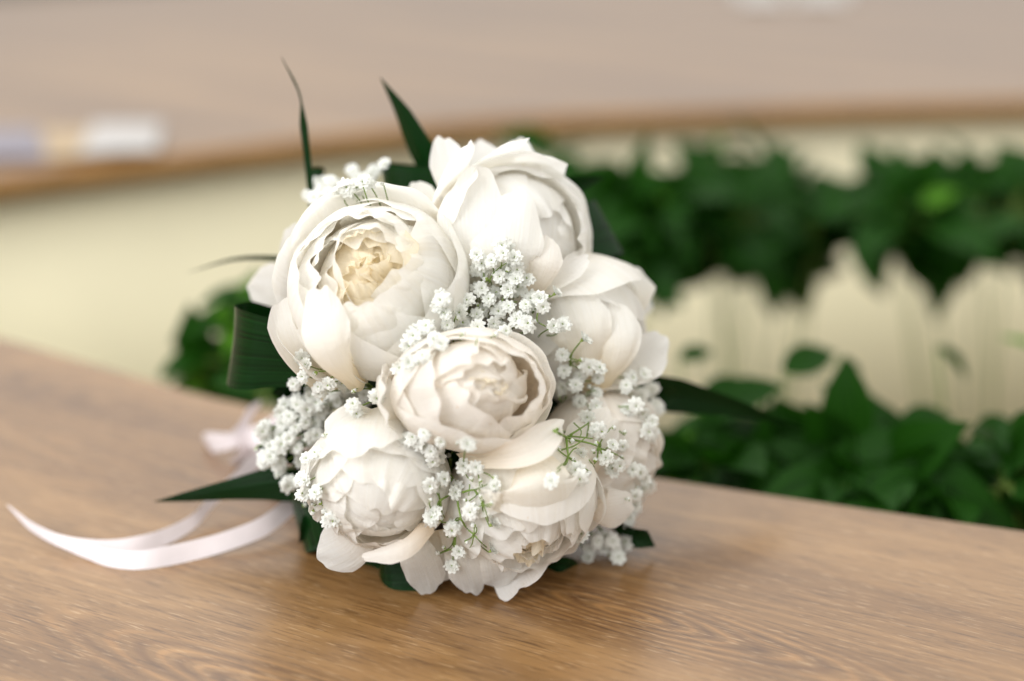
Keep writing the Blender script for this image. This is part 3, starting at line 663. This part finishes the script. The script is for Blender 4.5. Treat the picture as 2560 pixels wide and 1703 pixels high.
# handle wrapped in leaf, leaning back on the table
def cyl(name, a, b, r0, r1, mat, label=None, seg=40, rows=14):
    a, b = Vector(a), Vector(b); ax = (b-a).normalized(); x = ax.orthogonal().normalized(); y = ax.cross(x); vs, uv = [], []
    for i in range(seg+1):
        an = 2*math.pi*i/seg
        for j in range(rows):
            t = j/(rows-1); r = (r0+(r1-r0)*t)*(1+.015*math.sin(5*an+6*t))
            vs.append(a.lerp(b, t) + (x*math.cos(an)+y*math.sin(an))*r - BL); uv.append((i/seg*2, t*2))
    fs = grid_faces(seg+1, rows)
    fs += [tuple(i*rows for i in range(seg)), tuple(i*rows+rows-1 for i in reversed(range(seg)))]
    o = obj(name, mesh(name, vs, fs, mat, True, uv), bq)
    if label: tag(o, label)
    return o
cyl('leaf_collar', Q(815, 1085, .88), T(832*D2, 1295*D2) + Vector((0, .02, .001)), 0.043, .036, M_BLADE, 'leaf wrapped collar under the flowers')
# extra dark leaves tucked between the flowers
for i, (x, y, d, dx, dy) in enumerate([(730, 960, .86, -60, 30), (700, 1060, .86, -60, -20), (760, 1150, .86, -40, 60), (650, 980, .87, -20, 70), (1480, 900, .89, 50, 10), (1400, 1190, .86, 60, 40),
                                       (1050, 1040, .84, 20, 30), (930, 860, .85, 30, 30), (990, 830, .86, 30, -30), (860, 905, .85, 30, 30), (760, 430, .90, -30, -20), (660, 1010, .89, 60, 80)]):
    strip('tucked_leaf_or_shade', [Q(x, y, d), Q(x+dx, y+dy, d-.004), Q(x+1.8*dx, y+1.7*dy, d+.003)], [.010, .018, .0005], [camdir(-dy/50, dx/50, .6)]*2, fold=.3, n=14, nu=5)

for a in [(900, 1318, 90), (1010, 1338, 90), (1110, 1345, 90), (1210, 1335, 90), (1290, 1318, 80)]:  # dark strips under the lowest petals, added to stand for the contact shadow
    strip('tucked_leaf_or_shade', [Q(a[0]-a[2]*.6, a[1]-4, .855), Q(a[0], a[1]-8, .845), Q(a[0]+a[2]*.6, a[1]-6, .86)], [.012, .020, .004], [camdir(.1, 1, .35)]*2, fold=.3, n=14, nu=5)
# ribbon
def rib(name, low, lifts, height, lean, label):
    P = []
    for (x, y), l in zip(low, lifts):
        P.append(T(x, y, TABLE_Z + l + .0006))
    sides = [camdir(0, 1, 0) + Vector((0, lean, 0)) for _ in P]
    hs = [h/2 for h in height]
    C = [p + s.normalized()*h for p, s, h in zip(P, sides, hs)]
    return strip(name, C, height, sides, M_RIBBON, nu=7, fold=.0, n=90, label=label, wave=.02)
c6 = lambda x, y: (x/2.946, 960 + y/2.946)
rib('ribbon_tail', [c6(2230, 880), c6(2150, 950), c6(1950, 1110), c6(1700, 1215), c6(1450, 1290), c6(1200, 1345), c6(1000, 1368), c6(800, 1345), c6(640, 1285), c6(480, 1215), c6(310, 1120), c6(195, 1010)],
    [.012, .010, .005, .002, 0, 0, 0, 0, .001, .002, .004, .008], [.0115]*4 + [.0118, .0118, .0112, .0105, .009, .007, .004, .0005], .3, 'nearer ribbon tail, the wider curve')
rib('ribbon_tail', [c6(1960, 560), c6(1750, 730), c6(1560, 900), c6(1420, 1060), c6(1200, 1190), c6(1000, 1250), c6(820, 1268), c6(620, 1250), c6(420, 1190), c6(240, 1085), c6(140, 990), c6(50, 890)],
    [.02, .014, .008, .003, 0, 0, 0, .002, .005, .007, .010, .014], [.012, .008, .007, .008, .010, .0105, .010, .009, .007, .005, .003, .0005], .3, 'farther ribbon tail, ends higher up')
strip('ribbon_loop', [Q(690, 1010, .93), Q(640, 1000, .97), Q(560, 1030, 1.0), Q(500, 1050, 1.0), Q(482, 1020, .985), Q(540, 1010, .97), Q(575, 950, .975), Q(600, 925, .98)], [.02, .022, .02, .016, .016, .010, .008, .004], [camdir(-.3, 1, .2), camdir(-.5, 1, .2), camdir(.4, 1, .2)], M_RIBBON, label='blurred ribbon bow behind the flowers')
strip('ribbon_loop', [Q(700, 960, .92), Q(640, 980, .95), Q(590, 1020, .97), Q(540, 1070, .97)], [.03, .036, .03, .018], [camdir(.6, .8, .2)]*2, M_RIBBON)

# ------------------------------------------------------------------ baby's breath
tree = BVHTree.FromPolygons([tuple(v) for v in BV], BF)
def surf(px, py, dmax, gap=.004):
    o = W(px, py, 0.3); d = (W(px, py, 1) - CAM).normalized()
    h = tree.ray_cast(o, d)
    dd = depth_of(h[0]) if h[0] is not None else 9
    return min(dd - gap, dmax)
def floret_mesh(name, seed, openness, rad):
    rnd = random.Random(seed); vs, fs, mi = [], [], []
    tiers = [(7, 1.0, 6), (6, .80, 30), (5, .55, 55)]
    for ti, (cnt, L, el) in enumerate(tiers):
        a0 = rnd.uniform(0, 6)
        for k in range(cnt):
            a = a0 + 2*math.pi*k/cnt + rnd.uniform(-.2, .2); e = R_(el + (1-openness)*55 + rnd.uniform(-9, 9)); ln = L*rad*rnd.uniform(.88, 1.12)
            wd = ln*.36*rnd.uniform(.85, 1.15) + rad*.05; b = len(vs); tw = rnd.uniform(-.3, .3)
            for j, (s, wf) in enumerate([(0.05, .3), (.45, .85), (.82, 1.1), (1.0, .75)]):
                ee = e - .55*s*openness
                r = ln*s*math.cos(ee); z = ln*s*math.sin(ee)*.9 + .02*rad*ti
                for q in (-1, 0, 1):
                    rr = r*(1 + (0 if q else (-.24 if j == 3 else 0))); off = q*wd*wf
                    vs.append((rr*math.cos(a) - off*math.sin(a), rr*math.sin(a) + off*math.cos(a), z + (abs(q)*.10 + q*tw*.5)*wd))
            for j in range(3):
                for q in range(2): fs.append((b+j*3+q, b+j*3+q+1, b+(j+1)*3+q+1, b+(j+1)*3+q)); mi.append(0)
    # green eye and calyx
    for (z0, z1, r0, r1, c) in [(.05, .38, .10, .03, 1), (-.42, .04, .07, .26, 1)]:
        b = len(vs)
        for k in range(6):
            a = k*math.pi/3; vs.append((r0*rad*math.cos(a), r0*rad*math.sin(a), z0*rad)); vs.append((r1*rad*math.cos(a), r1*rad*math.sin(a), z1*rad))
        for k in range(6): fs.append((b+2*k, b+2*((k+1) % 6), b+2*((k+1) % 6)+1, b+2*k+1)); mi.append(c)
    me = mesh(name, vs, fs, M_FLORET); me.materials.append(M_FGREEN); me.polygons.foreach_set('material_index', mi); return me
def bud_mesh(name, rad, white):
    vs, fs, mi = [], [], []; nu, nv = 10, 8
    for i in range(nu):
        for j in range(nv):
            a = 2*math.pi*i/nu; t = j/(nv-1); r = rad*.62*math.sin(math.pi*min(1, t*.93+.02))**.8*(1+.12*math.cos(5*a)*t)
            vs.append((r*math.cos(a), r*math.sin(a), rad*(t*1.35-.5)))
    for i in range(nu):
        for j in range(nv-1):
            fs.append((i*nv+j, ((i+1) % nu)*nv+j, ((i+1) % nu)*nv+j+1, i*nv+j+1)); mi.append(1 if j < 3 + (i % 2) else 0)
    me = mesh(name, vs, fs, M_FLORET if white else M_FGREEN); me.materials.append(M_FGREEN); me.polygons.foreach_set('material_index', mi); return me
CORE = W(1180, 960, .92)
RF = .0051
FM = [floret_mesh('floret', 1, .95, RF), floret_mesh('floret', 2, .8, RF), floret_mesh('floret', 3, .65, RF*.95), floret_mesh('floret', 4, .9, RF*1.08), floret_mesh('floret', 5, .35, RF*.95)]
BM = [bud_mesh('bud', .0026, True), bud_mesh('bud', .0020, True)]

def k2(ox, oy, s, L): return [(ox + x/s, oy + y/s, *r) for x, y, *r in L]
A = k2(1000, 320, 2.8, [(710,820),(575,950),(540,890),(720,880),(800,910),(700,1040),(640,930),(820,990),(810,1060),(890,1060),(570,1125),(760,1130),(620,1200),(470,1205),(285,1205),(315,1300),(420,1290),
    (540,1310),(690,1280),(545,1390),(650,1370),(760,1250),(880,1240),(820,1340),(890,1370),(980,1190),(1000,1250),(1085,1160,'s'),(1070,1390),(180,1390),(90,1460),(240,1480),(375,1500),(440,1370),(330,1380),(740,1420),
    (650,1220,'b'),(545,1240,'b'),(770,1385,'b'),(670,1445,'b'),(440,1440,'b'),(755,995,'b'),(605,1060,'b'),(940,1355,'b'),(895,1300,'b'),(230,1355,'b'),(400,1330,'b')]) + \
    k2(900, 760, 3.733, [(585,485),(455,390),(530,550,'b'),(450,550),(760,370)])
B = k2(900, 760, 3.733, [(2080,335,'s'),(1890,480),(1905,630),(2130,590),(2050,670),(2220,690),(2010,760),(1890,780),(2050,910),(2210,830),(2120,1050),(2200,1180),(2060,525,'b'),(1860,850,'b'),(2230,600),(2200,950),(2060,915,'b'),(2145,775,'b')]) + \
    k2(1100, 1050, 3.485, [(1400,100),(1230,280),(1500,220),(1590,230),(1450,330),(1180,430),(1500,430),(970,535),(1220,510),(1560,400),(1300,460,'b'),(1585,325,'b'),(1370,200,'b'),(1510,68,'b'),(1140,185,'b'),(1335,270,'b'),(1040,243,'b'),(1610,110,'b'),(1250,440,'b'),(1490,360,'b'),(1350,355,'b'),(1160,340,'b')])
C_ = [(1580,945),(1612,935),(1629,975),(1600,990),(1607,1032),(1632,1053),(1590,1015),(1640,1010),(1565,965),(1620,1080)] + k2(1100, 1050, 3.485, [(1780,510),(1770,590),(1700,660),(1700,740),(1640,860),(1740,460),(1720,600,'b'),(1640,690,'b')])
Cb = k2(1100, 1050, 3.485, [(1420,1020),(1440,1110),(1530,1110),(1550,1200),(1300,1130),(1290,1200),(1230,1000),(1370,1060),(1500,1060),(1250,1100,'b'),(1480,1170,'b')])
D = k2(720, 960, 2.904, [(1030,740),(1220,755),(1055,940),(1325,930),(1505,740),(1200,1030),(1480,1020,'s'),(1240,1220),(1475,1210,'s'),(1190,1325),(1130,690),(1365,610),(1270,600),(1300,440),(1040,970),(1210,790),(1190,1060),
    (1335,690,'b'),(1290,845,'b'),(1500,685,'b'),(1475,870,'b'),(1350,1030,'b'),(1295,1150,'b'),(1085,1230,'b'),(1035,845,'b'),(1135,1190,'b'),(1400,705,'b'),(1400,820,'b'),(1110,985,'b')])
E = k2(720, 960, 2.904, [(990,360),(905,390),(985,450),(940,420),(1110,420),(1090,530),(1050,560),(1040,490),(1080,470),(1170,520,'b'),(1230,430,'b'),(1240,580,'b')])
F = k2(720, 960, 2.904, [(230,60),(60,130),(160,110),(280,110),(360,130),(400,30),(470,150),(570,80),(130,200),(240,200),(55,310),(200,290),(210,370),(60,460),(200,500),(90,560),(15,730),(110,800),(200,790),(100,690),(290,990),(320,60),(210,140),(130,280),
    (145,40,'b'),(480,50,'b'),(370,70,'b'),(270,265,'b'),(115,380,'b'),(260,375,'b'),(120,880,'b'),(235,865,'b'),(180,930,'b'),(265,930,'b'),(180,875,'b')]) + \
    k2(0, 960, 2.946, [(2100,150),(2190,150),(2070,210),(2290,90),(2260,190),(2080,290),(2180,320),(2070,375),(1950,310),(1960,400),(2000,460),(2070,450),(2190,470),(2300,390),(1950,530),(2050,585),(2120,750),(2200,720),(2130,240),(1930,350),(1990,540),(2130,400),(1885,480,'b'),(2040,680,'b')]) + \
    k2(660, 420, 2.703, [(285,1330),(260,1410),(370,1480),(520,1460),(680,1530),(560,1500),(350,1385,'b'),(430,1420,'b'),(610,1505,'b'),(500,1530,'b'),(300,1490,'b')])
G = k2(660, 420, 2.703, [(390,100),(490,105),(340,200),(430,160),(640,70),(665,100),(745,20),(720,60),(370,150),(560,130),(700,100),(800,110,'b'),(450,90)])

def branch_path(pts, dmax, off=.004):
    out = []
    for x, y in pts: out.append(W(x, y, surf(x, y, dmax, off)))
    return out
def sprig(label, items, nodes, dmax, seed, lines=(), gap=.0045, up=.35, stem_r=.00035, dense=0.):
    """nodes: (x, y) points in the photograph where the stems gather, sunk between the flowers"""
    rnd = random.Random(seed); ctr = W(sum(i[0] for i in items)/len(items), sum(i[1] for i in items)/len(items), dmax)
    sp = empty('babys_breath_sprig', ctr - BL, bq); tag(sp, label)
    vs, fs = [], []
    N3 = [W(x, y, surf(x, y, dmax + .012, .001)) for x, y in nodes]
    placed = []
    items = [(it[0] + rnd.uniform(-26, 26), it[1] + rnd.uniform(-22, 22), 'u') for it in items if len(it) == 2 and rnd.random() < dense] + list(items)
    for it in items:
        x, y = it[0], it[1]; k = it[2] if len(it) > 2 else 'f'
        d = surf(x, y, dmax, gap + rnd.uniform(-.001, .002)) + (.0035 if k == 'u' else 0)
        for q in placed:
            if k not in 'bu' and (q[0]-x)**2 + (q[1]-y)**2 < 28**2 and abs(q[2]-d) < .004: d -= .0035
        placed.append((x, y, d))
        p = W(x, y, d)
        if k == 'b': nrm = camdir(rnd.gauss(0, .6), rnd.gauss(.4, .6), rnd.uniform(0, 1)); me = rnd.choice(BM)
        elif k == 's': nrm = camdir(.6, .5, .3); me = FM[4]
        else: nrm = camdir(rnd.gauss(0, .38), rnd.gauss(up*.6, .36), 1); me = rnd.choice(FM[:4])
        ex = nrm.orthogonal().normalized(); a = rnd.uniform(0, 6.28)
        ex = (Matrix.Rotation(a, 3, nrm) @ ex); ey = nrm.cross(ex)
        o = bpy.data.objects.new('bud' if k == 'b' else 'floret', me); link(o, sp)
        s = rnd.uniform(.86, 1.12)
        o.matrix_local = Matrix.Translation(p - ctr) @ Matrix((ex, ey, nrm)).transposed().to_4x4() @ Matrix.Diagonal((s, s*rnd.uniform(.85, 1.05), s, 1))
        h = min(N3, key=lambda z: (z-p).length); b = p - nrm*.0018
        if dense: h = p + (CORE - p).normalized()*.022
        mid = b.lerp(h, .5) - nrm*.002 + Vector((rnd.gauss(0, .0012), rnd.gauss(0, .0012), rnd.gauss(0, .0012)))
        tube(vs, fs, [Vector(q) - ctr for q in catmull([b, mid, h], 6)], stem_r, stem_r*1.3, 5)
    for ln in lines:
        pth = branch_path(ln[:-1], dmax, .0045); r = ln[-1]
        tube(vs, fs, [Vector(q) - ctr for q in catmull(pth, 10)], r, r*.7, 6)
    tag(obj('stem', mesh('stem', vs, fs, M_STEM), sp), kind='stuff')
    return sp
def c5(*L): return [(1100 + x/3.485, 1050 + y/3.485) for x, y in L]
def node(ox, oy, s, L): return [(ox + x/s, oy + y/s) for x, y in L]
sprig('dense sprig running diagonally between the upper peonies and the middle one', A, node(1000, 320, 2.8, [(640,1000),(700,1180),(480,1300),(600,1330),(330,1440),(250,1500),(760,1300),(950,1320),(860,1200),(520,1440)]), .80, 21,
      [node(1000, 320, 2.8, [(585,1010),(590,1060)]) + [.0004], node(1000, 320, 2.8, [(620,1090),(660,1010),(760,935)]) + [.0004], node(1000, 320, 2.8, [(715,1230),(820,1217)]) + [.0004],
       node(1000, 320, 2.8, [(710,1225),(725,1185)]) + [.0004], node(1000, 320, 2.8, [(970,1270),(960,1350),(1020,1390)]) + [.0005], node(1000, 320, 2.8, [(1050,1170),(960,1260)]) + [.0004],
       node(1000, 320, 2.8, [(460,1250),(475,1330)]) + [.0004], node(1000, 320, 2.8, [(530,1520),(540,1470)]) + [.0004]], dense=.6)
sprig('sprig with bare green stems on the right of the middle peony', B, [c5((1110,150))[0], c5((1280,140))[0], c5((1115,320))[0], c5((1380,240))[0]] + node(900, 760, 3.733, [(1960,560),(2000,700),(2120,850),(1930,860),(2150,1000)]), .835, 22,
      [c5((990,92),(1050,125),(1100,150),(1190,180)) + [.0009], c5((1190,180),(1290,200),(1380,240),(1440,360)) + [.0006], c5((1020,80),(1090,108),(1150,130)) + [.0008], c5((1130,132),(1200,90),(1290,30)) + [.0006],
       c5((1100,160),(1108,240),(1118,315)) + [.0008], c5((1118,315),(1100,380),(1020,455)) + [.0005], c5((1060,262),(1180,220),(1285,140)) + [.0005], c5((1110,140),(1230,150),(1335,165)) + [.0005],
       c5((1110,370),(1060,390),(1018,430)) + [.0004], c5((1165,25),(1230,95),(1215,160)) + [.0004], c5((1300,350),(1345,410)) + [.0004],
       node(900, 760, 3.733, [(2045,370),(1980,460),(1965,550)]) + [.0005], node(900, 760, 3.733, [(1965,510),(2060,530)]) + [.0004], node(900, 760, 3.733, [(2110,830),(2200,805)]) + [.0004]])
sprig('soft focus sprig behind the right side peonies', C_, [(1600,980),(1610,1040),(1590,1230)], .875, 23, dense=0.7)
sprig('sprig lying low on the table at the lower right', Cb, [(1490,1350),(1520,1370)], .86, 24, dense=0.6)
sprig('airy open sprig hanging over the two lowest peonies', D, [c5((180,860))[0], c5((290,1000))[0], c5((300,610))[0], c5((370,730))[0], c5((0,700))[0], c5((90,480))[0], c5((130,1020))[0], c5((100,380))[0], c5((200,400))[0]], .82, 25,
      [c5((90,340),(92,440),(100,530)) + [.0009], c5((150,690),(165,780),(185,865)) + [.0007], c5((185,865),(230,940),(295,1000)) + [.0006], c5((295,1000),(350,1060),(405,1110)) + [.0005],
       c5((0,705),(40,680),(95,650)) + [.0006], c5((195,632),(250,615),(300,610)) + [.0007], c5((300,610),(350,590),(412,562)) + [.0004], c5((300,610),(345,670),(375,735)) + [.0006], c5((375,735),(400,800),(425,885)) + [.0004],
       c5((335,480),(345,560),(342,640)) + [.0004], c5((350,450),(410,470),(455,500)) + [.0004], c5((375,735),(430,735)) + [.0004], c5((260,560),(250,660)) + [.0004], c5((295,1000),(300,925)) + [.0004], c5((290,1010),(280,1080),(245,1130)) + [.0004],
       c5((135,1020),(125,1110),(60,1140),(0,1165)) + [.0005], c5((60,1020),(145,1015)) + [.0004], c5((5,705),(15,800),(40,850)) + [.0005], c5((375,735),(330,765)) + [.0004]])
sprig('small tight sprig under the middle peony', E, node(720, 960, 2.904, [(1000,430),(1100,480),(1190,480)]), .81, 26, dense=0.4)
sprig('large sprig on the left side above the pointed blade', F, node(720, 960, 2.904, [(150,160),(300,160),(100,350),(230,420),(0,400),(150,620),(200,860),(80,780),(420,100),(0,200)]) + [(660,1100),(640,1150)], .845, 27, dense=0.75)
sprig('small sprig at the upper left beside the upright thin blade', G, [(810,470),(830,480),(920,460)], .885, 28, dense=0.6)
